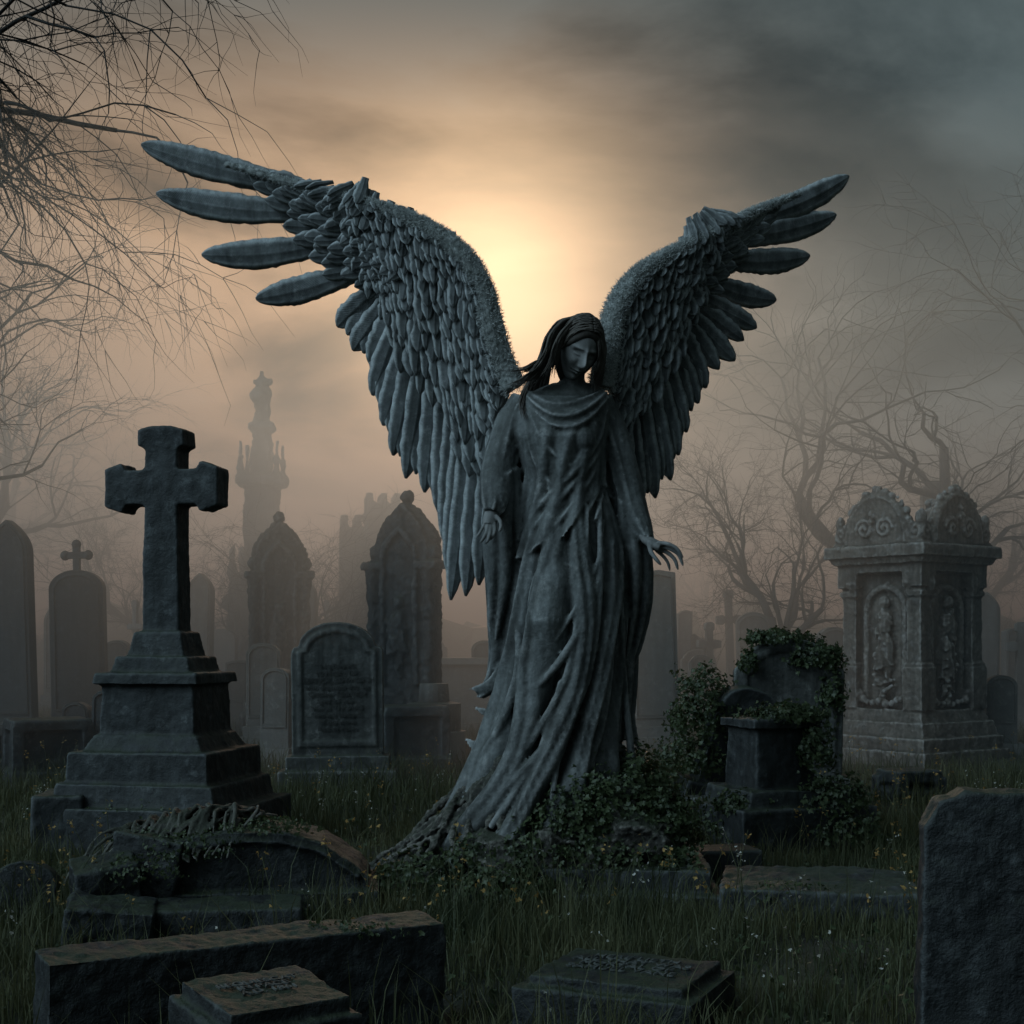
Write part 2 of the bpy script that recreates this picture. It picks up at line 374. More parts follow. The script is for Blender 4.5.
# carved tomb monument at right
mb=MB()
mb.tier(1.66,1.66,-.1,.24); mb.tier(1.54,1.54,.23,.40); mb.tier(1.46,1.46,.39,.58,.94); mb.tier(1.30,1.30,.57,.72,.93)
mb.tier(.94,.94,.7,2.5); mb.tier(1.26,1.26,2.38,2.48); mb.tier(1.36,1.36,2.48,2.56,1.05); mb.tier(1.52,1.52,2.56,2.70); mb.tier(1.4,1.4,2.70,2.78,.9)
mb.tier(.8,.8,2.75,2.95,.8)
for k in range(4):
    Rm=Matrix.Rotation(k*math.pi/2,4,'Z')
    mb.box(tuple(Rm@V((.49,.49,.98))),(.28,.28,.5),k*math.pi/2); mb.box(tuple(Rm@V((.49,.49,1.65))),(.20,.20,1.5),k*math.pi/2)
    mb.box(tuple(Rm@V((.49,.49,2.3))),(.28,.28,.2),k*math.pi/2)
    for z in (1.25,2.12): mb.box(tuple(Rm@V((.49,.49,z))),(.25,.25,.06),k*math.pi/2)
    p=[(.42*math.cos(t),2.72+.54*math.sin(t)) for t in np.linspace(0,math.pi,19)]
    mb.prism(p,-.70,-.50,Rm)
    mb.tube([Rm@V((.44*math.cos(t),-.66,2.73+.56*math.sin(t))) for t in np.linspace(0,math.pi,22)],[.05]*22,8)
    for t in np.linspace(0.1,math.pi-.1,26):
        mb.ball(tuple(Rm@V((.47*math.cos(t)+R(-.03,.03),-.64,2.74+.60*math.sin(t)+R(-.02,.05)))),R(.02,.065),7,5)
    for s_ in (-1,1):
        sp=[(s_*(.15+ .13*(1-j/20)*math.cos(j*.55)),2.90+.13*(1-j/20)*math.sin(j*.55)) for j in range(20)]
        mb.tube([Rm@V((x,-.71,z)) for x,z in sp],[.026]*20,6)
        sp=[(s_*(.56+ .12*(1-j/18)*math.cos(j*.6+2)),2.86+.13*(1-j/18)*math.sin(j*.6+2)) for j in range(18)]
        mb.tube([Rm@V((x,-.64,z)) for x,z in sp],[.035]*18,6); mb.ball(tuple(Rm@V((s_*.60,-.62,3.0))),(.06,.06,.10),8,6)
    for j in range(10): mb.ball(tuple(Rm@V((R(-.06,.06),-.70,R(2.95,3.16)))),R(.025,.05),7,5)
    mb.ball(tuple(Rm@V((0,-.62,3.33))),(.07,.06,.10),8,6)
    arc=[(-.29,.8)]+[(.29*math.cos(t),1.93+.27*math.sin(t)) for t in np.linspace(math.pi,0,11)]+[(.29,.8)]
    mb.tube([Rm@V((x,-.49,z)) for x,z in arc],[.045]*len(arc),8)
    mb.ball(tuple(Rm@V((0,-.52,2.02))),(.065,.075,.08),10,8); mb.ball(tuple(Rm@V((.01,-.50,1.78))),(.12,.11,.17),12,9,.5,8); mb.ball(tuple(Rm@V((-.01,-.50,1.35))),(.13,.11,.38),14,10,.6,9)
    for z in np.linspace(.95,1.9,16):
        mb.tube([Rm@V((R(-.15,.15),-.52,z)),Rm@V((R(-.12,.12),-.58,z-.07)),Rm@V((R(-.15,.15),-.52,z-.15))],[.02,.035,.015],6)
    for s_ in (-1,1): mb.ball(tuple(Rm@V((s_*.42,-.58,2.25))),(.08,.08,.14),8,6,.3,8)
    for t in np.linspace(0,math.pi,12): mb.ball(tuple(Rm@V((-.35*math.cos(t),-.56,.92-.13*math.sin(t)+R(-.02,.02)))),R(.03,.055),8,6)
    for x in np.linspace(-.62,.62,21): mb.box(tuple(Rm@V((x,-.67,2.52))),(.035,.05,.06),k*math.pi/2)
mb.obj('carved_tomb_monument',M_warm,loc=(U(912,17.6),17.6,-.06),rot=(0,0,math.radians(36)),remesh=.015,disp=.03,dsc=.12)

# ivy tombs right of the statue
hs2=headstone('headstone',U(785,12.2),12.2,.92,1.52,.24,'shoulder',M_mid,rz=-.12,near=True)
mb=MB(); mb.tier(1.10,.8,-.1,.30); mb.tier(.95,.7,.29,.42,.93); mb.box((-.1,0,.65),(.50,.46,.5),0,.92); mb.box((-.1,0,.9),(.56,.52,.07))
pt=mb.obj('pedestal_tomb',M_dark,loc=(U(782,10.5),10.5,0),rot=(0,0,.35),remesh=.014,disp=.04)
mb=MB(); mb.prism(prof('round',.55,1.15),-.1,.1); mb.box((0,0,.1),(.8,.4,.35)); mb.obj('headstone',M_dark,loc=(U(712,12),12,0),rot=(.12,.28,.3),remesh=.016,disp=.03)
mb=MB(); mb.box((0,0,.12),(.3,.22,.35),.3); mb.obj('broken_gravestone',M_mid,loc=(U(706,11),11,0),remesh=.014,disp=.04)
P=[];Q=[]
for (c,r,n) in [((U(812,12.2),12.15,1.32),(.24,.22,.17),1300),((U(775,12.2),12.15,1.5),(.26,.18,.08),800),((U(828,12.2),12.1,1.0),(.11,.18,.34),900),((U(745,12.2),12.05,1.28),(.08,.1,.14),300),
                ((U(703,12),11.95,.80),(.26,.28,.42),2200),((U(690,12),11.9,.45),(.28,.26,.26),1100),((U(785,10.4),10.4,.93),(.26,.24,.10),1000),((U(812,10.4),10.4,.65),(.14,.26,.26),1000),((U(835,10.3),10.3,.33),(.24,.28,.18),900),((U(742,10.5),10.2,.3),(.24,.16,.12),600),((U(845,10.3),10.1,.1),(.25,.2,.16),500),((U(715,10.6),10.4,.1),(.2,.2,.14),400)]:
    a,b=blob_pts(c,r,n); P.append(a);Q.append(b)
leaf_mesh('ivy_plant',np.concatenate(P),np.concatenate(Q),rng.uniform(.018,.045,sum(len(a) for a in P)),M_leaf)

# ------------------------------------------------------------------ foreground stones
def slab(name,X,Y,size,rz,mat=M_fg,tilt=(0,0),z=0,bev=True,vox=.012,dsp=.016):
    mb=MB(); mb.box((0,0,size[2]/2-.05),(size[0],size[1],size[2]+.1))
    return mb.obj(name,mat,loc=(X,Y,z),rot=(tilt[0],tilt[1],rz),remesh=vox,disp=dsp,dsc=.2,sm=1)
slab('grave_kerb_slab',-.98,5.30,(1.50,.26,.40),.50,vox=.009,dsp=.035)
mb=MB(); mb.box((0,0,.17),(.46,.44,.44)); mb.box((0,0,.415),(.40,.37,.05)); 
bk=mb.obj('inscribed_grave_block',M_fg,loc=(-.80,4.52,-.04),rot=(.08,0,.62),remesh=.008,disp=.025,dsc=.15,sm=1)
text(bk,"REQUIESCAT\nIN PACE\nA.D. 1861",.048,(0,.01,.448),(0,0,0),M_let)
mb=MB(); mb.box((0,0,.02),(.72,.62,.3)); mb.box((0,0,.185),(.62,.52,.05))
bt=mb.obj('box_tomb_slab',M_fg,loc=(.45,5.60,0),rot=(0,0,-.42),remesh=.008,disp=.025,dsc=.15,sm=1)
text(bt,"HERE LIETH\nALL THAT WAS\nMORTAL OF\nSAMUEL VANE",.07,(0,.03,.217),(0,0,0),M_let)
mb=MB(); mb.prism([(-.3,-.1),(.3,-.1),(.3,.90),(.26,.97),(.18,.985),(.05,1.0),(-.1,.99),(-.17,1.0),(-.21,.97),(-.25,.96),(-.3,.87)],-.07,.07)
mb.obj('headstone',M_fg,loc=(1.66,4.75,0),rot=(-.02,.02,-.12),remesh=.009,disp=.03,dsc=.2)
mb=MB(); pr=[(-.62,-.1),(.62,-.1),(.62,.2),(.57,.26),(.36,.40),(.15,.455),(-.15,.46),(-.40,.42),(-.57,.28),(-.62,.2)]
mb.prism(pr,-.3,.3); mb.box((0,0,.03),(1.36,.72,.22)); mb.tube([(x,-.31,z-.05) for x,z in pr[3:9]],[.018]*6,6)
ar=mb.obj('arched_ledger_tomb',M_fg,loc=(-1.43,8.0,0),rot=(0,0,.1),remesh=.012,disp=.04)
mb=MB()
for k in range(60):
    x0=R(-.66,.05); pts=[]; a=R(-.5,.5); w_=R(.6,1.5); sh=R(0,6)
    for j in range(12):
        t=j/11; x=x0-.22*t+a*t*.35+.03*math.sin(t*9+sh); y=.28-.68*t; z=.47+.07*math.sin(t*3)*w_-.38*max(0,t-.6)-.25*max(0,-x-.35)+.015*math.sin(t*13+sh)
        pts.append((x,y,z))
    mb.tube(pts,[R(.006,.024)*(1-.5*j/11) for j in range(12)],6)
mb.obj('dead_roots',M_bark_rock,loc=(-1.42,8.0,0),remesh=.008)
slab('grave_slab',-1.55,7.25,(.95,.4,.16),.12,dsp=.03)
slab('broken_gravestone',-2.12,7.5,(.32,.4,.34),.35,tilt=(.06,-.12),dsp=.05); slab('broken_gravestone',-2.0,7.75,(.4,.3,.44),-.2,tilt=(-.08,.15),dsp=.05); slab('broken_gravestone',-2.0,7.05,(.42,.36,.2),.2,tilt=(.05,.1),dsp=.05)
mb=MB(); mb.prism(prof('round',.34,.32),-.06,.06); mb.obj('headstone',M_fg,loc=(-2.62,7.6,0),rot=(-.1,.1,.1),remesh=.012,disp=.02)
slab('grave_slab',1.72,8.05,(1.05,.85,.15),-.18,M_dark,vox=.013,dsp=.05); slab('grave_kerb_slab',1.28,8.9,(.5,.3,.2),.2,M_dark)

# ------------------------------------------------------------------ ANGEL STATUE
Y0=8.6
def S(u,v,y=0.):      # statue drawing -> metres
    d=Y0+y
    return V(((u-512)/1422*d,d,1.5+(640-v)/1422*d))
angel=empty('angel_statue',(0,0,0))
mb=MB(); mb.box((.50,8.55,.06),(1.3,1.15,.30),-.06); mb.box((.50,8.55,-.02),(1.42,1.27,.2),-.06)
mb.obj('plinth',M_dark,angel,remesh=.014,disp=.04)
ring=np.array([ # v, uc, hw, depth(m), yc
 (383,573,20,.09,.03),(392,567,40,.13,.03),(402,562,50,.17,.03),(415,560,50,.20,.02),(435,561,45,.235,.0),(458,563,39,.22,.0),(480,566,37,.19,.0),
 (510,569,43,.225,.0),(545,571,49,.26,-.01),(590,570,52,.30,-.04),(640,566,53,.32,-.04),(690,559,57,.34,-.01),(740,550,64,.38,.0),(790,542,78,.43,.0),(850,536,100,.5,.0)])
def rp(v): return [np.interp(v,ring[:,0],ring[:,k]) for k in (1,2,3,4)]
def fold(th,v):
    s_=max(0,(v-470)/330); s0=min(1,max(0,(v-440)/120))
    w=noise.noise(V((math.cos(th)*1.5,math.sin(th)*1.5,v*.006)))*1.6
    ph=th+.75*s_+.10*math.sin(v*.02+th*2)
    a=abs(math.sin(ph*4.5+w))**.7; b=abs(math.sin(ph*10+2.1*w+1))**.8
    return s0*((.065+.09*s_)*(a-.6)+(.020+.014*s_)*(b-.6))
def loft(mb,vs_,off,foldf,hem=None,n=150):
    P=[];m=len(vs_)
    for v in vs_:
        for k in range(n):
            th=2*math.pi*k/n; vv_=v
            if hem: vv_=hem(th,v)
            uc,hw,dep,yc=rp(vv_)
            r=off+foldf(th,vv_)
            x=math.cos(th); y=math.sin(th)
            p=S(uc+x*hw,vv_,yc+y*dep); p+=V((x,y,0))*r; P.append(p)
    fs=[]
    for i in range(m-1):
        for k in range(n):
            k2=(k+1)%n; fs.append((i*n+k,(i+1)*n+k,(i+1)*n+k2,i*n+k2))
    fs.append(tuple(range(n))); fs.append(tuple((m-1)*n+k for k in range(n-1,-1,-1)))
    mb.add(P,fs)
def front(u,v,off=.0):
    uc,hw,dep,yc=rp(v); t=max(-.97,min(.97,(u-uc)/hw)); f=math.sqrt(1-t*t)
    return S(u,v,yc-dep*f-off)
def crv(pts,n=14):
    P=[np.array(p,float) for p in pts]; P=[2*P[0]-P[1]]+P+[2*P[-1]-P[-2]]; out=[]
    m=len(P)-3
    for j in range(n):
        x=j/(n-1)*m; i_=min(int(x),m-1); t=x-i_; a,b,c,d_=P[i_:i_+4]
        out.append(.5*((2*b)+(c-a)*t+(2*a-5*b+4*c-d_)*t*t+(3*b-a-3*c+d_)*t**3))
    return out
def foldline(mb,pts,r0,r1,n=22,off=.0):
    c=crv(pts,n); L=[front(p[0],p[1],off) for p in c]
    rad=[(r0+(r1-r0)*i_/(n-1))*(.3+.7*math.sin(math.pi*min(1,.1+.86*i_/(n-1)))**.5) for i_ in range(n)]
    mb.tube(L,rad,8)
mb=MB()
loft(mb,np.linspace(383,850,124),0,fold)
def hem(th,v):
    t=(v-396)/(530-396)
    e=532-40*math.cos(th+.25)+7*math.sin(th*3+.6)+3*math.sin(th*7+1)
    return 396+t*(e-396)
def tf(th,v):
    s0=min(1,max(0,(v-400)/60)); flare=.010*max(0,(v-485)/50)**1.3
    g=th+.5*max(0,(v-430)/100)
    return s0*(.026*(abs(math.sin(g*5+v*.012))**.7-.55)+.012*math.sin(g*13+v*.03))+flare
loft(mb,np.linspace(396,530,46),.014,tf,hem)
P=[];m_=16;n_=60
for i_ in range(m_):
    s_=i_/(m_-1)
    for k in range(n_):
        t=k/(n_-1)*2-1
        v=388+(11+26*s_)*(1-t*t) + 3*s_ + 5*s_*abs(t)+3*s_*t; u=566+t*(37+8*s_)
        bulge=.026+.026*math.sin(math.pi*s_)+.013*math.sin(s_*15+t*2.5)
        P.append(front(u,v,bulge))
vsA=P; vsB=[p+V((0,.09,0)) for p in P]; o_=m_*n_
fs=[(i_*n_+k,(i_+1)*n_+k,(i_+1)*n_+k+1,i_*n_+k+1) for i_ in range(m_-1) for k in range(n_-1)]
fs+=[tuple(o_+x for x in f[::-1]) for f in fs[:]]
bd=[k for k in range(n_)]+[i_*n_+n_-1 for i_ in range(1,m_)]+[(m_-1)*n_+k for k in range(n_-2,-1,-1)]+[i_*n_ for i_ in range(m_-2,0,-1)]
for a_,b_ in zip(bd,bd[1:]+bd[:1]): fs.append((a_,b_,o_+b_,o_+a_))
mb.add(vsA+vsB,fs)
for a,r in [(((606,410),(598,440),(575,470),(545,500),(522,530)),.026),(((604,425),(596,455),(570,488),(540,520),(524,545)),.022),(((600,445),(592,475),(572,505),(548,535)),.020),
            (((524,415),(530,445),(540,470),(560,492)),.018),(((528,408),(540,435),(556,455),(578,470)),.014),(((602,465),(598,490),(588,512)),.016),(((604,485),(600,505),(595,520)),.014),
            (((525,440),(527,470),(522,505),(518,540)),.018),(((565,440),(560,465),(548,490)),.012),(((586,432),(580,455),(566,476)),.012)]:
    foldline(mb,a,r*.7,r,22,.012)
for a,r in [(((600,500),(598,610),(578,700),(525,770),(474,812)),.042),(((588,505),(582,630),(562,710),(520,785),(490,828)),.034),(((612,530),(612,630),(602,720),(577,790),(556,840)),.040),
          (((617,560),(622,640),(616,730),(608,815)),.036),(((577,520),(574,640),(548,715),(500,780),(465,815)),.028),(((528,560),(518,610),(518,670),(498,730),(470,775)),.038),
          (((605,620),(602,700),(592,760),(583,840)),.028),(((560,680),(547,730),(530,785),(522,840)),.028),(((540,560),(530,600),(533,650),(518,700)),.022),
          (((622,640),(626,700),(632,760),(642,830)),.032),(((602,550),(592,600),(564,655),(525,700)),.030),(((585,560),(580,640),(560,690),(528,745)),.024),
          (((570,720),(556,770),(550,835)),.024),(((604,520),(598,560),(580,600),(556,640)),.020)]:
    foldline(mb,a,r*.5,r,30,.010)
mb.tube([S(568,500,-.0),S(560,550,-.16),S(553,590,-.25),S(549,620,-.29),S(552,655,-.24),S(558,700,-.14),S(562,750,-.02)],[.05,.10,.118,.118,.10,.08,.04],18)
mb.tube([S(592,520,-.0),S(596,580,-.12),S(594,640,-.14),S(590,720,-.06),S(588,770,.04)],[.05,.09,.09,.08,.04],14)
for u in (547,581): mb.ball(S(u,440,-.14),(.095,.10,.095),14,10)
mb.tube([S(571,392,.03),S(574,375,-.01),S(578,360,-.05)],[.10,.066,.064],16)
mb.tube([S(528,420,.1),S(522,470,.1),S(520,540,.1)],[.10,.10,.10],14); mb.tube([S(602,420,.1),S(612,470,.1),S(618,540,.1)],[.09,.09,.09],14)
LA=[(526,400,.03),(513,425,.03),(502,455,.0),(496,478,-.06),(494,500,-.15),(492,513,-.2)]
RA=[(598,400,.03),(611,430,.05),(622,465,.04),(631,500,.0),(641,527,-.06),(646,539,-.1)]
mb.tube([S(*p) for p in LA],[.095,.11,.108,.10,.08,.05],16)
mb.tube([S(*p) for p in RA],[.085,.098,.095,.085,.065,.042],16)
for C_,r0,r1 in ((LA,.114,.060),(RA,.100,.050)):
    cc=crv(C_,40)
    for k in range(12):
        a0=-3.3+k*.34+R(-.12,.12); tw=R(-1.8,1.8); s0=R(0,.25); e0=R(.75,1.0); pts=[]; rad=[]; fr=R(.012,.024)
        for j in range(16):
            t=s0+(e0-s0)*j/15; c=cc[int(t*39)]; r=r0+(r1-r0)*t**1.5; a=a0+tw*t
            pts.append(S(c[0]+math.cos(a)*r*162,c[1]+2.2*math.cos(a),c[2]+math.sin(a)*r)); rad.append(fr*math.sin(math.pi*(.08+.84*j/15))**.6)
        mb.tube(pts,rad,6)
def drape(cs,n=48,fold_n=4,amp=.02):
    c=crv(cs,30); m=len(c); P=[]
    for i_,q in enumerate(c):
        for k in range(n):
            th=2*math.pi*k/n; r=amp*(abs(math.sin(th*fold_n*.5+i_*.06))**.6-.5)*(i_/m+.4)*min(1,q[3]/8)
            p=S(q[0]+math.cos(th)*q[3],q[1]+math.sin(th*3)*3,q[2]+math.sin(th)*q[4]); P.append(p+V((math.cos(th),math.sin(th),0))*r)
    fs=[(i_*n+k,(i_+1)*n+k,(i_+1)*n+(k+1)%n,i_*n+(k+1)%n) for i_ in range(m-1) for k in range(n)]
    fs+= [tuple(range(n)),tuple((m-1)*n+k for k in range(n-1,-1,-1))]
    mb.add(P,fs)
drape([(505,470,.02,14,.16),(504,520,.03,19,.15),(506,570,.05,18,.12),(502,612,.07,11,.08),(496,645,.08,3,.02)],fold_n=7,amp=.06)
drape([(520,520,.1,18,.12),(512,590,.12,22,.12),(510,650,.12,18,.1),(498,682,.10,10,.05),(480,696,.08,3,.02)],fold_n=7,amp=.06)
drape([(628,500,.03,13,.12),(634,550,.04,16,.12),(635,600,.06,14,.10),(630,645,.08,8,.06),(624,680,.08,2.5,.02)],fold_n=7,amp=.06)
drape([(612,520,.1,18,.12),(620,600,.12,17,.12),(622,680,.12,12,.1),(622,738,.1,5,.04)],fold_n=6,amp=.05)
def flut(pts,w,fd=(0,1,0)):
    c=crv(pts,16)
    for s_ in (0,1,2):
        mb.tube([S(q[0],q[1]-s_*6*(1-i_/15),q[2]+s_*.05) for i_,q in enumerate(c)],[w*(1-.9*(i_/15)**2.0)*(1-.25*s_) for i_ in range(16)],10,.30,fd)
flut([(535,630,.05),(512,662,.05),(492,684,.02),(468,690,.08)],.075)
flut([(530,665,.0),(510,698,.0),(494,714,.0),(472,706,.05)],.065)
flut([(525,700,-.05),(500,733,-.05),(482,748,-.05),(464,738,.0)],.08)
flut([(515,745,-.1),(492,775,-.1),(474,788,-.1),(450,798,-.1)],.09)
flut([(620,690,.1),(628,725,.1),(640,750,.1)],.07)
flut([(618,760,0),(634,790,0),(655,812,-.02)],.09)
mb.obj('robe_and_body',M_robe,angel,remesh=.0092,sm=2,disp=.006,dsc=.08)

def hand(name,palm,fingers,thumb,rs=1.0):
    mb=MB(); mb.tube([S(*p) for p in palm[0]],palm[1],14,.62,(0,0,1) if palm[2] else (0,1,0))
    for f in fingers+[thumb]:
        c=crv(f[0],9); r=f[1]*rs; mb.tube([S(*q) for q in c],[r*x for x in (1.1,1.05,1,1.02,.92,.9,.88,.75,.4)],8)
    mb.obj(name,M_face,angel,remesh=.0048,sm=2)
hand('left_hand',([(641,531,-.07),(647,540,-.12),(655,545,-.16),(662,548,-.18)],[.040,.044,.055,.046],True),
 [([(658,543,-.20),(668,544,-.23),(677,549,-.24),(683,558,-.23)],.0135),([(660,546,-.18),(671,549,-.20),(679,555,-.205),(683,566,-.195)],.014),
  ([(659,549,-.16),(668,553,-.17),(675,560,-.175),(678,570,-.165)],.0135),([(656,550,-.14),(663,556,-.145),(668,563,-.145),(670,571,-.135)],.0115)],
 ([(649,544,-.17),(651,552,-.21),(656,559,-.23),(661,565,-.23)],.0145))
hand('right_hand',([(492,508,-.18),(491,514,-.20),(490,520,-.22),(489,525,-.24)],[.036,.040,.044,.036],False),
 [([(494,523,-.24),(495,530,-.26),(493,536,-.27),(490,540,-.25)],.0115),([(491,525,-.24),(490,533,-.27),(488,540,-.28),(485,544,-.26)],.0120),
  ([(488,525,-.24),(486,533,-.27),(483,539,-.28),(480,543,-.26)],.0115),([(485,523,-.23),(482,529,-.25),(479,534,-.26),(477,537,-.245)],.0100)],
 ([(496,516,-.22),(500,521,-.25),(501,527,-.27),(499,532,-.27)],.0125))

# head with face, bowed
def gs(a,b): return math.exp(-(a*a)/(b*b))
HS=1.12
Hm=Matrix.Translation(S(578,349,-.09))@Euler((math.radians(33),math.radians(11),math.radians(22))).to_matrix().to_4x4()@Matrix.Scale(HS,4)
def headpt(a,b,feat=True):
    x,y,z=math.cos(a)*math.sin(b),math.sin(a)*math.sin(b),math.cos(b)
    jaw=1-.42*max(0,-z)**1.5; px_,py_,pz_=x*.104*jaw,y*.135*(1-.2*max(0,-z)),z*.17
    if y<0 and feat:
        f=min(1,-y*2); d_=0
        d_+=.052*gs(px_,.014+.006*max(0,-(pz_+.02)*10))*math.exp(-((pz_+.030)/.030)**2) + .022*gs(px_,.011)*gs(pz_-.012,.035)
        for s_ in (-1,1):
            d_-=.034*gs(px_-s_*.040,.024)*gs(pz_-.014,.017); d_+=.022*gs(px_-s_*.040,.017)*gs(pz_-.008,.010)
            d_+=.012*gs(px_-s_*.040,.034)*gs(pz_-.042,.009); d_+=.012*gs(px_-s_*.052,.026)*gs(pz_+.032,.026); d_+=.010*gs(px_-s_*.013,.007)*gs(pz_+.047,.008)
            d_-=.010*gs(px_-s_*.040,.020)*gs(pz_+.002,.0035)
        d_+=.019*gs(px_,.026)*gs(pz_+.078,.007)+.022*gs(px_,.021)*gs(pz_+.094,.008)-.016*gs(px_,.030)*gs(pz_+.086,.0035)-.010*gs(px_,.03)*gs(pz_+.108,.008)
        d_+=.024*gs(px_,.028)*gs(pz_+.135,.022)
        py_-=d_*f
    return V((px_,py_,pz_)),y
def headmesh(fn,seg=140,rings=110):
    P=[fn(2*math.pi*i_/seg,math.pi*j/rings) for j in range(rings+1) for i_ in range(seg)]
    return P,[(j*seg+i_,(j+1)*seg+i_,(j+1)*seg+(i_+1)%seg,j*seg+(i_+1)%seg) for j in range(rings) for i_ in range(seg)]
mb=MB(); mb.add(*headmesh(lambda a,b: Hm@headpt(a,b)[0])); mb.obj('head',M_face,angel)
def cap(a,b):
    p,y=headpt(a,b,False); hl=.098-.09*(p.x/.09)**2
    face=1/(1+math.exp(-(hl-p.z)/.006))*(1/(1+math.exp((y+.25)/.04)))
    g=p.normalized(); out=.016+.02*max(0,-p.z/.17)
    return Hm@(p+g*(out*(1-face)-.035*face))
mb=MB(); mb.add(*headmesh(cap))
# combed strands lying on the crown, running from a centre parting round each side of the brow
HR=Hm
for k in range(150):
    s_=random.choice((-1,1)); y0=R(-.95,.9); pts=[]; e0=R(.9,1.3)
    for j in range(12):
        t=j/11; ang=t*e0*1.35                      # sweep down the side of the skull
        yy=y0*(1-.25*t)+.25*t
        x=s_*math.sin(ang); z=math.cos(ang)
        q=V((x*.104,-0+yy*.135*math.sqrt(max(0,1-.0*t)),z*.17))
        n_=math.sqrt((x)**2+(z)**2+yy**2); q=V((x/n_*.104,yy/n_*.135,z/n_*.17)); q=q+q.normalized()*(.021+.004*math.sin(j+k))
        pts.append(HR@q)
    mb.tube(pts,[R(.0035,.0065)]*12,5)
def strands(fam,n,jit,r):
    for k in range(n):
        q=R(-1,1); pts=[]; cut=R(.72,1.05); ph=R(0,6.28); wv=R(.5,2.0)
        for i_,p in enumerate(fam):
            j_=jit*(i_/len(fam)*1.0+.5); q_=q+R(-.15,.15); wave=wv*math.sin(i_*1.3+ph)*(i_/len(fam))
            pts.append((p[0]+q_*p[3]+R(-.4,.4)*j_,p[1]+R(-.5,.5)*j_+wave,p[2]+q_*p[4]+R(-.006,.006)*j_))
        c=crv(pts,20)[:max(8,int(20*min(1,cut)))]; m=len(c); rr=r*R(.45,1.25)
        mb.tube([S(*x) for x in c],[rr*(.6+.6*math.sin(math.pi*min(.9,.1+i_/(m-1)*.8)))*min(1,(m-i_)/(m*.4)+.05) for i_ in range(m)],6)
strands([(578,317,-.09,3,.04),(565,322,-.12,4,.05),(556,335,-.15,5,.06),(551,351,-.15,5,.06),(544,366,-.13,7,.05),(533,377,-.12,10,.06),(519,385,-.11,14,.07)],190,3.0,.0062)
strands([(576,317,.0,3,.08),(560,323,.02,3,.08),(549,340,.04,4,.07),(545,360,.05,6,.06),(539,380,.03,10,.05),(532,402,-.05,12,.06),(530,418,-.14,10,.05)],130,3,.0070)
strands([(581,317,-.09,3,.04),(592,322,-.12,3,.05),(600,334,-.13,2.5,.05),(603,350,-.12,2.5,.05),(601,366,-.10,3,.05),(597,380,-.08,5,.05),(596,392,-.10,5,.05)],140,2.0,.0058)
strands([(579,318,-.14,2,.01),(572,323,-.20,2,.01),(563,333,-.225,2.5,.01),(557,347,-.22,3,.02),(553,362,-.20,4,.02),(547,377,-.17,8,.02)],80,2.2,.005)
strands([(580,318,-.14,2,.01),(588,323,-.19,2,.01),(597,333,-.205,2,.01),(601,348,-.19,2,.02),(600,364,-.16,3,.02)],60,1.6,.005)
strands([(550,355,-.11,3,.04),(538,363,-.12,5,.04),(526,369,-.12,8,.04),(510,371,-.12,12,.05)],36,4,.004)
mb.obj('hair',M_hair,angel,remesh=0)

# wings
def feather(mb,p0,p1,w,nrm,lift,sag,roll,m=11,th=.010,tp=.66,jag=.09,pw=.62):
    p0=V(p0);p1=V(p1); t=(p1-p0); L=t.length; t.normalize(); n=(nrm-t*nrm.dot(t)).normalized(); b=t.cross(n)
    n2=n*math.cos(roll)+b*math.sin(roll); b2=t.cross(n2); P=[];UV=[]
    cs=[-1,-.6,-.12,0,.12,.6,1,.0]; K=8; ro=R(0,9)
    for i_ in range(m):
        s_=(i_/(m-1))**.85
        wd=min(1,.55+.9*s_)*(max(.0,1-((s_-tp)/(1.004-tp))**2.0)**pw if s_>tp else 1)
        c=p0+t*(L*s_)+n*(lift*s_**1.5)+b*(sag*math.sin(math.pi*s_*.9))
        jl,jr=1+R(-jag,.05),1+R(-jag,.05)
        for k,x in enumerate(cs):
            hgt=(th*(1-x*x)+(th*.8 if k==3 else 0)) if k<7 else -th*.4
            P.append(c+b2*(x*w*.5*wd*(jl if x<0 else jr))+n2*(hgt*max(.25,wd))); UV.append((x,s_*L/.6+ro))
    fs=[]
    for i_ in range(m-1):
        a=i_*K; z_=a+K
        for k in range(6): fs.append((a+k,a+k+1,z_+k+1,z_+k))
        fs.append((a+6,a+7,z_+7,z_+6)); fs.append((a+7,a,z_,z_+7))
    fs.append(tuple(range(K-1,-1,-1))); e=(m-1)*K; fs.append(tuple(e+k for k in range(K)))
    mb.add(P,fs,UV)
def interp(L,x):
    L=np.array(L,float); i_=min(int(x),len(L)-2); t=x-i_; return L[i_]*(1-t)+L[i_+1]*t
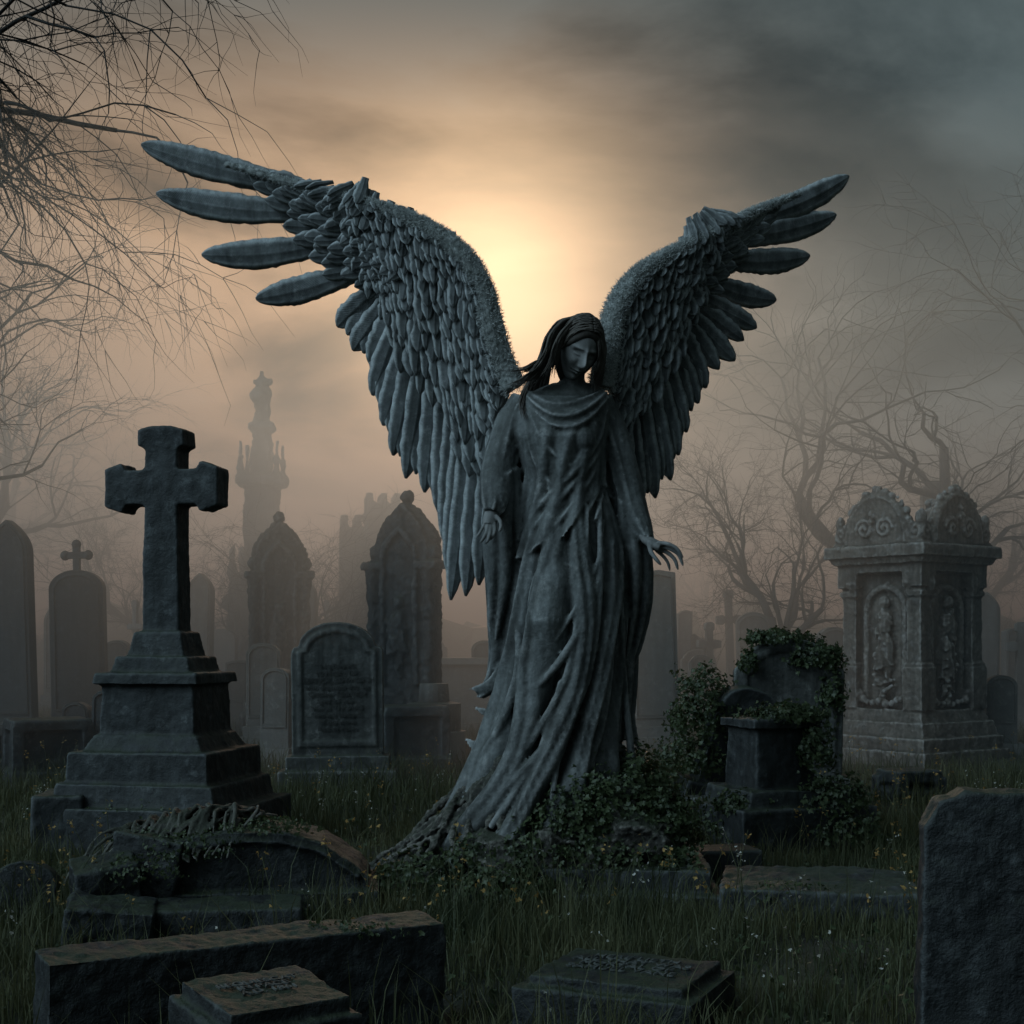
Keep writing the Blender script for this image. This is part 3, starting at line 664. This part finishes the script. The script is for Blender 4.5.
def wing(name,roots,tips,tops,cf,yf,widths,side,rootpt,ext):
    mb=MB(); n=len(tips); SY=lambda p,dy=0: S(p[0],p[1],yf(p[0])+dy)
    nr=V((0,-1,.12))
    for i_ in range(n):
        feather(mb,SY(roots[i_],.03),SY(tips[i_],.02),widths[i_],nr,-.03,side*R(-.01,.02)+(.035*side if i_<4 else 0),side*.3,34 if i_<4 else 20,.007,.60 if i_<4 else .70,.07 if i_<4 else .12,.60 if i_<4 else .62)
        if i_<4:
            a=np.array(roots[i_],float); b_=np.array(tips[i_],float)
            feather(mb,SY(a+[0,4],.05),SY(a+(b_-a)*.60+[0,8],.05),widths[i_]*.8,nr,0,0,side*.3,16,.007,.6,.12)
    for i_ in range(4,n-1):
        x=i_+.5; r_,t_=interp(roots,x),interp(tips,x); t_=t_*.94+r_*.06
        feather(mb,SY(r_,.06),SY(t_,.06),widths[i_]*.95,nr,0,0,side*.3,16,.008,.66,.14)
    # primary coverts : shingled over the roots of the long outer feathers
    for j,f in enumerate((.44,.35,.26,.17,.08,0.,-.08)):
        for x in np.arange(0,4.3,.5 if j else .5):
            x=min(4.2,max(0,x+R(-.12,.12)+.25*(j%2))); a,b_=interp(roots,x),interp(tips,x); d_=b_-a
            fr=f*(ext if x<3.5 else .7)+R(-.03,.03); Lp=R(38,52)*(.8 if side>0 else 1)/np.linalg.norm(d_)
            off=np.array([0,R(-2,2)])
            feather(mb,SY(a+d_*(fr-Lp)+off,.0-.012*j),SY(a+d_*fr+off,-.03-.014*j),R(.10,.135)*(.85 if side>0 else 1),nr,.02,R(-.01,.01),side*.28+R(-.15,.15),12,.006,.6,.18)
    rows=9
    for j in range(rows):
        cnt=int(n*(1.2+.20*j)); f=1-j*.11
        for k in range(cnt):
            x=(k+R(-.25,.25)+.5*(j%2))/(cnt-1)*(n-1); x=max(0,min(n-1.001,x))
            if x<2.0+.25*(8-j): continue
            T,R_,P_=interp(tops,x),interp(roots,x),interp(tips,x); c=interp([[a] for a in cf],x)[0]
            C=R_+(P_-R_)*c; d1=C-T; d2=P_-R_; u2=d2/np.linalg.norm(d2); tip=T+d1*(f+R(-.03,.03))+u2*R(-4,7)
            nd=np.linalg.norm(d1); L=max(16,nd*.34*(1-.05*j)+8)*R(.85,1.2); L=min(L,nd*f+5)
            dn=d1/nd; bl=.25+.5*(f)
            if x<5.5: bl=bl+(.85-bl)*min(1,(5.5-x)/2.5); L=max(L,30)
            dr=dn*(1-bl)+u2*bl; dr/=np.linalg.norm(dr)
            rt=tip-dr*L
            wd=(.150-.009*j)*R(.75,1.25)*(1 if x>3 else .8)
            feather(mb,SY(rt,.01-.012*j),SY(tip,-.03-.016*j),wd,nr,.022,R(-.015,.015),side*.28+R(-.22,.22),11,.005,.50 if j<4 else .62,.20,.7)
    o=mb.obj(name,M_wing,angel)
    mb=MB(); tp=[rootpt]+list(tops)[::-1]; c=crv([(p[0],p[1]+3) for p in tp],60)
    rad=lambda x: .080*(1-.74*x/59)
    yo=lambda x:-.11+.05*max(0,x-40)/19
    mb.tube([SY(p,yo(i_)) for i_,p in enumerate(c)],[rad(i_) for i_ in range(60)],12)
    mb.obj(name+'_leading_edge',M_fuzz,angel,remesh=.010,disp=.025,dsc=.03)
    P=[];F=[]
    for k in range(22000):
        x=R(0,58.99)*R(.85,1) ; i_=int(x); p=np.array(c[i_])*(1-(x-i_))+np.array(c[i_+1])*(x-i_); rr=rad(x)-.003
        q=SY(p,yo(x)); dirv=V((R(-1,1),R(-1,.6),R(-1.1,1))).normalized(); q=q+dirv*rr*R(.9,1.25); dirv=(dirv+V((R(-.8,.8),R(-.6,.6),R(-.8,.7)))).normalized()
        l=R(.008,.034)*(1-.4*x/59); s1=dirv.orthogonal().normalized()*.0028; s2=dirv.cross(s1)
        o_=len(P); P+= [q+s1,q-s1*.5+s2,q-s1*.5-s2,q+dirv*l]; F+= [(o_,o_+1,o_+3),(o_+1,o_+2,o_+3),(o_+2,o_,o_+3)]
    mm=MB(); mm.add(P,F); mm.obj(name+'_down',M_down,angel,smooth=False)
LT=[(225,161),(258,170),(290,180),(318,189),(345,195),(360,199),(372,203),(385,207),(398,212),(410,217),(422,223),(434,230),(446,238),(457,248),(468,260),(477,275),(485,295),(492,325),(500,355)]
LR=[(300,186),(325,212),(345,240),(365,268),(385,282),(395,290),(400,292),(408,295),(415,300),(422,302),(432,305),(442,310),(452,315),(462,325),(470,335),(478,345),(486,358),(494,370),(502,380)]
LP=[(140,141),(155,189),(200,251),(254,296),(336,326),(352,350),(370,365),(372,395),(382,425),(392,455),(405,478),(424,492),(438,512),(445,545),(447,575),(450,600),(465,596),(478,585),(488,560)]
cfL=[.08,.12,.16,.2,.35,.4,.42,.45]+[.5]*11
wing('left_side_wing',LR,LP,LT,cfL,lambda u:.24+.30*max(0,(515-u)/370)**1.4,[.19,.19,.19,.18]+[.16]*15,-1,(514,385),.8)
RT=[(800,190),(780,198),(758,207),(738,217),(718,227),(700,236),(684,245),(668,254),(652,263),(638,274),(626,288),(617,304),(611,325),(607,350)]
RR=[(735,225),(722,240),(708,258),(695,275),(685,288),(675,298),(668,305),(660,312),(652,318),(645,325),(638,332),(630,340),(622,350),(614,360)]
RP=[(850,172),(838,211),(812,252),(779,297),(759,327),(737,360),(707,388),(700,403),(688,432),(680,455),(672,480),(656,498),(642,508),(630,525)]
cfR=[.12,.14,.16,.2,.28,.35,.45]+[.5]*7
wing('right_side_wing',RR,RP,RT,cfR,lambda u:.24+.55*max(0,(u-600)/250)**1.3,[.17,.17,.17,.16,.14,.14]+[.14]*8,1,(602,385),.9)

# rocky, root-covered mound under the robe
mb=MB()
mb.ball((.25,8.62,.28),(.62,.52,.48),30,20,.35,2.5); mb.ball((.62,8.42,.30),(.38,.36,.30),24,16,.4,3); mb.ball((-.12,8.40,.16),(.42,.36,.30),24,16,.4,3); mb.ball((-.45,8.35,.04),(.34,.3,.2),20,12,.4,3)
mb.ball((.22,8.22,.18),(.34,.22,.26),20,14,.5,4)
for k in range(80):
    a=R(-2.9,-.2); r0=.30; r1=R(.65,.95); x0,y0=.22,8.6; pts=[]; w1=R(.92,1.08)
    if k<40: a=R(-3.25,-2.1); r1=R(.75,1.2)
    for j in range(13):
        t=j/12; rr=r0+(r1-r0)*t; aa=a+.25*math.sin(t*4+k)+.06*math.sin(t*11+k*2)
        pts.append((x0+math.cos(aa)*rr,y0+math.sin(aa)*rr*.72,.84*(1-t)**1.4*w1+.07+.03*math.sin(t*9+k)))
    mb.tube(pts,[R(.012,.038)*(1.15-.7*j/12) for j in range(13)],7)
mb.obj('root_mound',M_bark_rock,angel,remesh=.010,disp=.04,dsc=.08)
P=[];Q=[]
for (c,r,n) in [((.66,8.42,.44),(.34,.34,.34),4600),((.88,8.4,.36),(.20,.26,.28),2300),((.42,8.18,.42),(.28,.16,.24),2600),
                ((-.05,7.98,.08),(.30,.2,.15),1300),((-.5,8.15,.06),(.26,.24,.20),1500),((.5,8.15,.28),(.40,.12,.14),1200),((.75,8.6,.56),(.24,.28,.24),1400),((.1,8.10,.30),(.16,.1,.14),450),((-.22,8.12,.22),(.18,.12,.14),500),((.95,8.15,.2),(.12,.12,.12),300),((-.7,8.3,.08),(.14,.14,.12),400)]:
    a,b=blob_pts(c,r,n); P.append(a);Q.append(b)
for k in range(26):
    x=R(-.05,1.0) 
    for j in range(22):
        P.append(np.array([[x+R(-.02,.02)+.08*math.sin(j*.4+k),7.99-.03*R(0,1),.34-.016*j]])); Q.append(np.array([[0,-1,.3]]))
leaf_mesh('ivy_on_mound',np.concatenate(P),np.concatenate(Q),rng.uniform(.015,.038,sum(len(a) for a in P)),M_leaf,angel)
P=[];Q=[]
for (c,r,n) in [((-1.78,7.85,.36),(.34,.28,.13),1400),((-1.35,7.85,.47),(.26,.2,.05),500),((-2.45,9.9,.3),(.5,.25,.1),320),((-.62,5.45,.38),(.2,.07,.04),200),((-1.9,7.3,.3),(.2,.1,.1),240),((1.5,7.75,.1),(.3,.1,.08),260),((.2,5.75,.08),(.1,.2,.1),160)]:
    a,b=blob_pts(c,r,n); P.append(a);Q.append(b)
leaf_mesh('ivy_plant',np.concatenate(P),np.concatenate(Q),rng.uniform(.010,.026,sum(len(a) for a in P)),M_leaf)

# ------------------------------------------------------------------ trees
def tree(name,X,Y,h,r,seed,depth=6,spread=.62,droop=.0,lean=(0,0),wander=.16,first=.28,kids=(2,3),up=.05,tw=2,bias=(0,0,0),thick=1.0):
    rnd=random.Random(seed); mb=MB(); bias=V(bias)
    def br(p,d,L,r,lv):
        m=5 if lv<3 else 4; pts=[p]; rad=[r]; dd=d.copy()
        re=r*(.62 if lv<depth else .25)
        for j in range(m):
            dd=(dd+V((rnd.gauss(0,wander),rnd.gauss(0,wander),rnd.gauss(0,wander)+(up if lv<3 else -droop)))+bias*.1*(lv<4)).normalized()
            if lv<4 and dd.z<.02: dd.z=.02
            pts.append(pts[-1]+dd*(L/m)); rad.append(r+(re-r)*(j+1)/m)
        mb.tube(pts,[x*(thick if lv>2 else 1) for x in rad],8 if lv==0 else (6 if lv<3 else (4 if lv<5 else 3)))
        if lv>=depth: return
        for k in range(rnd.randint(*kids)+(1 if lv<2 else 0)):
            ax=V((rnd.gauss(0,1),rnd.gauss(0,1),rnd.gauss(0,1))); ax=(ax-dd*ax.dot(dd)).normalized()
            nd=(dd+ax*rnd.uniform(spread*.5,spread*1.5)).normalized()
            i_=m if k==0 else rnd.randint(max(1,m-3),m)
            br(pts[i_],nd,L*rnd.uniform(.66,.9),max(.004,rad[i_]*rnd.uniform(.6,.85)),lv+1)
        if lv>=2:
            for k in range(tw):
                i_=rnd.randint(1,m-1); ax=V((rnd.gauss(0,1),rnd.gauss(0,1),rnd.gauss(0,1))).normalized()
                br(pts[i_],(dd*.5+ax).normalized(),L*.55,max(.0035,rad[i_]*.3),max(lv+2,depth-1) if lv+2<depth else depth)
    br(V((0,0,-.2)),V((lean[0],lean[1],1)).normalized(),h*first,r,0)
    return mb.obj(name,M_bark,loc=(X,Y,0))
t1=tree('bare_tree',-6.55,17.0,13,.42,5,7,.60,.13,(-.06,0),.20,.36,up=.10,tw=3,bias=(.25,0,.2),thick=1.35)
t2=tree('bare_tree',U(792,27),27,7.8,.18,11,7,.55,.0,(.05,0),.18,.28,tw=2)
t3=tree('bare_tree',U(893,30),30,11.5,.32,21,6,.6,.0,(.02,0),.24,.30)
t4=tree('bare_tree',U(1055,26),26,11,.30,31,7,.6,.02,(-.05,0),.18,.30)
t5=tree('bare_tree',U(300,33),33,6.5,.10,41,6,.6,.05,(.1,0),.18,.27)
def inst(o,X,Y,s,rz):
    q=bpy.data.objects.new('bare_tree',o.data); COL.objects.link(q); q.location=(X,Y,0); q.scale=(s,s,s); q.rotation_euler=(0,0,rz)
inst(t4,U(-30,22),22,.9,2.6)
inst(t4,U(10,36),36,1.0,2.0); inst(t2,U(150,38),38,.9,1.0); inst(t5,U(235,36),36,1.05,2.2); inst(t5,U(365,38),38,.95,4.0); inst(t2,U(970,44),44,1.3,3.0); inst(t2,U(720,58),58,1.0,2.0); inst(t2,U(850,50),50,1.1,5.0)
inst(t3,U(-20,50),50,1.3,1.0)
mb=MB()
for k in range(140):
    d=R(45,85); u=R(-150,1170); s_=R(.6,1.8); mb.ball((U(u,d),d,s_*.4),(s_*R(1,2),s_,s_),9,6,.6,1.3)
mb.obj('distant_hedgerow',M_leaf,smooth=False)

# ------------------------------------------------------------------ grass
foot=[(-.98,5.30,.78,.18,.5),(-.80,4.52,.26,.26,.62),(.45,5.60,.40,.35,-.42),(1.66,4.75,.32,.1,0),(-1.43,8,.70,.37,.1),(-1.55,7.25,.5,.22,.12),(.5,8.55,.7,.62,-.06),(1.72,8.05,.55,.44,-.18),(-2.47,10.3,.75,.67,-.1),(1.94,10.5,.6,.42,.25)]
def grass(name,n,y0,y1,h0,h1,w,pw=1.0):
    y=y0+(y1-y0)*rng.random(n)**pw; x=(rng.random(n)*2-1)*(y*.40+.6)
    cl=np.sin(x*2.1+np.sin(y*1.7)*2)*np.cos(y*2.3+np.sin(x*1.9)*1.5)+.6*np.sin(x*6.3+1)*np.sin(y*5.7)
    keep=rng.random(n)<np.clip(.55+.4*cl,.12,1)
    for (fx,fy,a,b,rz) in foot:
        dx,dy=x-fx,y-fy; lx=dx*math.cos(rz)+dy*math.sin(rz); ly=-dx*math.sin(rz)+dy*math.cos(rz)
        keep&=~((np.abs(lx)<a)&(np.abs(ly)<b))
    x,y,cl=x[keep],y[keep],cl[keep]; n=len(x); z=gz(x,y)-.01
    h=(h0+(h1-h0)*rng.random(n)**2)*np.clip(.75+.35*cl,.4,1.5); a=rng.random(n)*6.283; ln=rng.random(n)*.7*h; la=rng.random(n)*6.283
    wx,wy=np.cos(a)*w,np.sin(a)*w; lx,ly=np.cos(la)*ln,np.sin(la)*ln
    v=np.empty((n,5,3)); v[:,0]=np.stack([x-wx,y-wy,z],1); v[:,1]=np.stack([x+wx,y+wy,z],1)
    v[:,2]=np.stack([x+wx*.8+lx*.3,y+wy*.8+ly*.3,z+h*.6],1); v[:,3]=np.stack([x-wx*.8+lx*.3,y-wy*.8+ly*.3,z+h*.6],1); v[:,4]=np.stack([x+lx,y+ly,z+h*.95],1)
    b=np.arange(n)[:,None]*5; lo=(b+np.array([[0,1,2,3,3,2,4]])).ravel(); st=(np.arange(n)[:,None]*7+np.array([[0,4]])).ravel(); to=np.tile([4,3],n)
    return fast_mesh(name,v.reshape(-1,3),lo,st,to,M_grass)
grass('grass',170000,3.6,12,.05,.24,.0028,.8)
grass('tall_grass',42000,4.5,16,.18,.52,.003,.8)
grass('distant_grass',90000,11,34,.10,.38,.007,.9)
def flowers(name,head,mat,n,y0,y1,seed,smin,smax):
    mb=MB(); P=[];Q=[]; sz=[]
    for k in range(n):
        y=R(y0,y1); x=R(-.4,.4)*y
        if any(abs(x-f[0])<f[2] and abs(y-f[1])<f[3] for f in foot): continue
        if noise.noise(V((x*.6,y*.6,seed)))<-.05: continue
        z=float(gz(x,y)); h=R(.2,.5); tx,ty=R(-.12,.12),R(-.12,.12)
        mb.tube([(x,y,z),(x+tx*.4,y+ty*.4,z+h*.6),(x+tx,y+ty,z+h)],[.003,.0025,.0015],3)
        for j in range(random.randint(3,8)):
            P.append((x+tx+R(-.03,.03),y+ty+R(-.03,.03),z+h+R(-.1,.02))); Q.append((R(-1,1),R(-1,1),1)); sz.append(R(smin,smax))
    leaf_mesh(head,P,Q,np.array(sz),mat,mb.obj(name,M_grass))
flowers('wildflower_patch','flower_heads',M_dry,640,6,17,3,.012,.026)
flowers('pale_wildflower_patch','pale_flower_heads',M_pale,260,5,14,9,.008,.018)
n=6000; y=rng.uniform(4,15,n); x=rng.uniform(-.42,.42,n)*y; zz=gz(x,y)+.01+.06*rng.random(n)
leaf_mesh('ground_weeds',np.stack([x,y,zz],1),np.tile([0,0,1.],(n,1)),rng.uniform(.02,.05,n),M_leaf)

# ------------------------------------------------------------------ mist
mm=bpy.data.materials.new('mist'); mm.use_nodes=True; t=mm.node_tree; t.nodes.clear()
o_=N(t,'ShaderNodeOutputMaterial'); vs_=N(t,'ShaderNodeVolumeScatter'); vs_.inputs['Color'].default_value=(.83,.93,.96,1); vs_.inputs['Density'].default_value=.058; vs_.inputs['Anisotropy'].default_value=.60
t.links.new(vs_.outputs[0],o_.inputs['Volume'])
mb=MB(); mb.box((0,58,3.1),(150,90,7.0)); mb.obj('mist',mm,smooth=False)

# ------------------------------------------------------------------ world
sd=V((-.012,1,.25)).normalized()
w=bpy.data.worlds.new('World'); scene.world=w; w.use_nodes=True; t=w.node_tree; t.nodes.clear()
out=N(t,'ShaderNodeOutputWorld'); tc=N(t,'ShaderNodeTexCoord').outputs['Generated']
sky=N(t,'ShaderNodeTexSky'); sky.sky_type='NISHITA'; sky.sun_disc=False; sky.sun_elevation=math.asin(sd.z); sky.sun_rotation=math.atan2(sd.x,sd.y)
b1=N(t,'ShaderNodeBackground'); b1.inputs[1].default_value=.0007; t.links.new(sky.outputs[0],b1.inputs[0])
def dot(v):
    n_=N(t,'ShaderNodeVectorMath',operation='DOT_PRODUCT'); t.links.new(tc,n_.inputs[0]); n_.inputs[1].default_value=tuple(V(v).normalized()); return math_n(t,'MAXIMUM',n_.outputs['Value'],0)
sp=N(t,'ShaderNodeSeparateXYZ'); t.links.new(tc,sp.inputs[0])
zz=math_n(t,'ADD',math_n(t,'MAXIMUM',sp.outputs[2],0),.22)
cx=N(t,'ShaderNodeCombineXYZ'); t.links.new(math_n(t,'DIVIDE',sp.outputs[0],zz),cx.inputs[0]); t.links.new(math_n(t,'DIVIDE',sp.outputs[1],zz),cx.inputs[1]); t.links.new(math_n(t,'MULTIPLY',sp.outputs[2],1.5),cx.inputs[2])
cl=N(t,'ShaderNodeTexNoise'); cl.inputs['Scale'].default_value=1.25; cl.inputs['Detail'].default_value=7; cl.inputs['Roughness'].default_value=.56; cl.inputs['Distortion'].default_value=.4
t.links.new(cx.outputs[0],cl.inputs['Vector']); cf=cl.outputs['Fac']
base=ramp(t,cf,[(.36,(.014,.025,.029)),(.48,(.035,.053,.058)),(.62,(.092,.122,.127))])
g1=math_n(t,'POWER',dot((-.012,1,.235)),270); g2=math_n(t,'POWER',dot((-.06,1,.25)),60); g3=math_n(t,'POWER',dot((-.28,1,.27)),40)
cm=ramp(t,cf,[(.38,(.15,.15,.15)),(.56,(1,1,1))])
mr=N(t,'ShaderNodeMapRange'); mr.inputs[1].default_value=.29; mr.inputs[2].default_value=.42; mr.inputs[3].default_value=1; mr.inputs[4].default_value=.25; t.links.new(sp.outputs[2],mr.inputs[0])
cm2=math_n(t,'MULTIPLY',cm,mr.outputs[0])
def scl(c,f): 
    n_=N(t,'ShaderNodeVectorMath',operation='SCALE'); n_.inputs[0].default_value=c; t.links.new(f,n_.inputs['Scale']); return n_.outputs[0]
def add(a,b):
    n_=N(t,'ShaderNodeVectorMath',operation='ADD'); t.links.new(a,n_.inputs[0]); t.links.new(b,n_.inputs[1]); return n_.outputs[0]
gl=add(scl((1.7,1.14,.64),g1),scl((.50,.28,.13),math_n(t,'MULTIPLY',g2,cm2)))
gl=add(gl,scl((.30,.165,.075),math_n(t,'MULTIPLY',g3,cm2)))
back=add(scl((3.0,4.2,4.95),math_n(t,'POWER',dot((-.85,-.50,.75)),16)),base)  # bright cool sky lobe behind the camera, added as a soft key light
tot=add(gl,back)
b2=N(t,'ShaderNodeBackground'); b2.inputs[1].default_value=1; t.links.new(tot,b2.inputs[0])
ad=N(t,'ShaderNodeAddShader'); t.links.new(b1.outputs[0],ad.inputs[0]); t.links.new(b2.outputs[0],ad.inputs[1]); t.links.new(ad.outputs[0],out.inputs[0])

L=bpy.data.lights.new('sun','SUN'); L.energy=.62; L.angle=math.radians(10); L.color=(1,.81,.62)
lo=bpy.data.objects.new('sun',L); COL.objects.link(lo); lo.rotation_euler=sd.to_track_quat('Z','Y').to_euler(); lo.location=(0,60,20)
cam=bpy.data.cameras.new('camera'); co=bpy.data.objects.new('camera',cam); COL.objects.link(co)
co.location=(0,0,1.5); co.rotation_euler=(math.pi/2,0,0); cam.lens=50; cam.sensor_width=36; cam.shift_y=.125; cam.clip_end=3000
scene.camera=co
print('faces',sum(len(o.data.polygons) for o in bpy.data.objects if o.type=='MESH'))
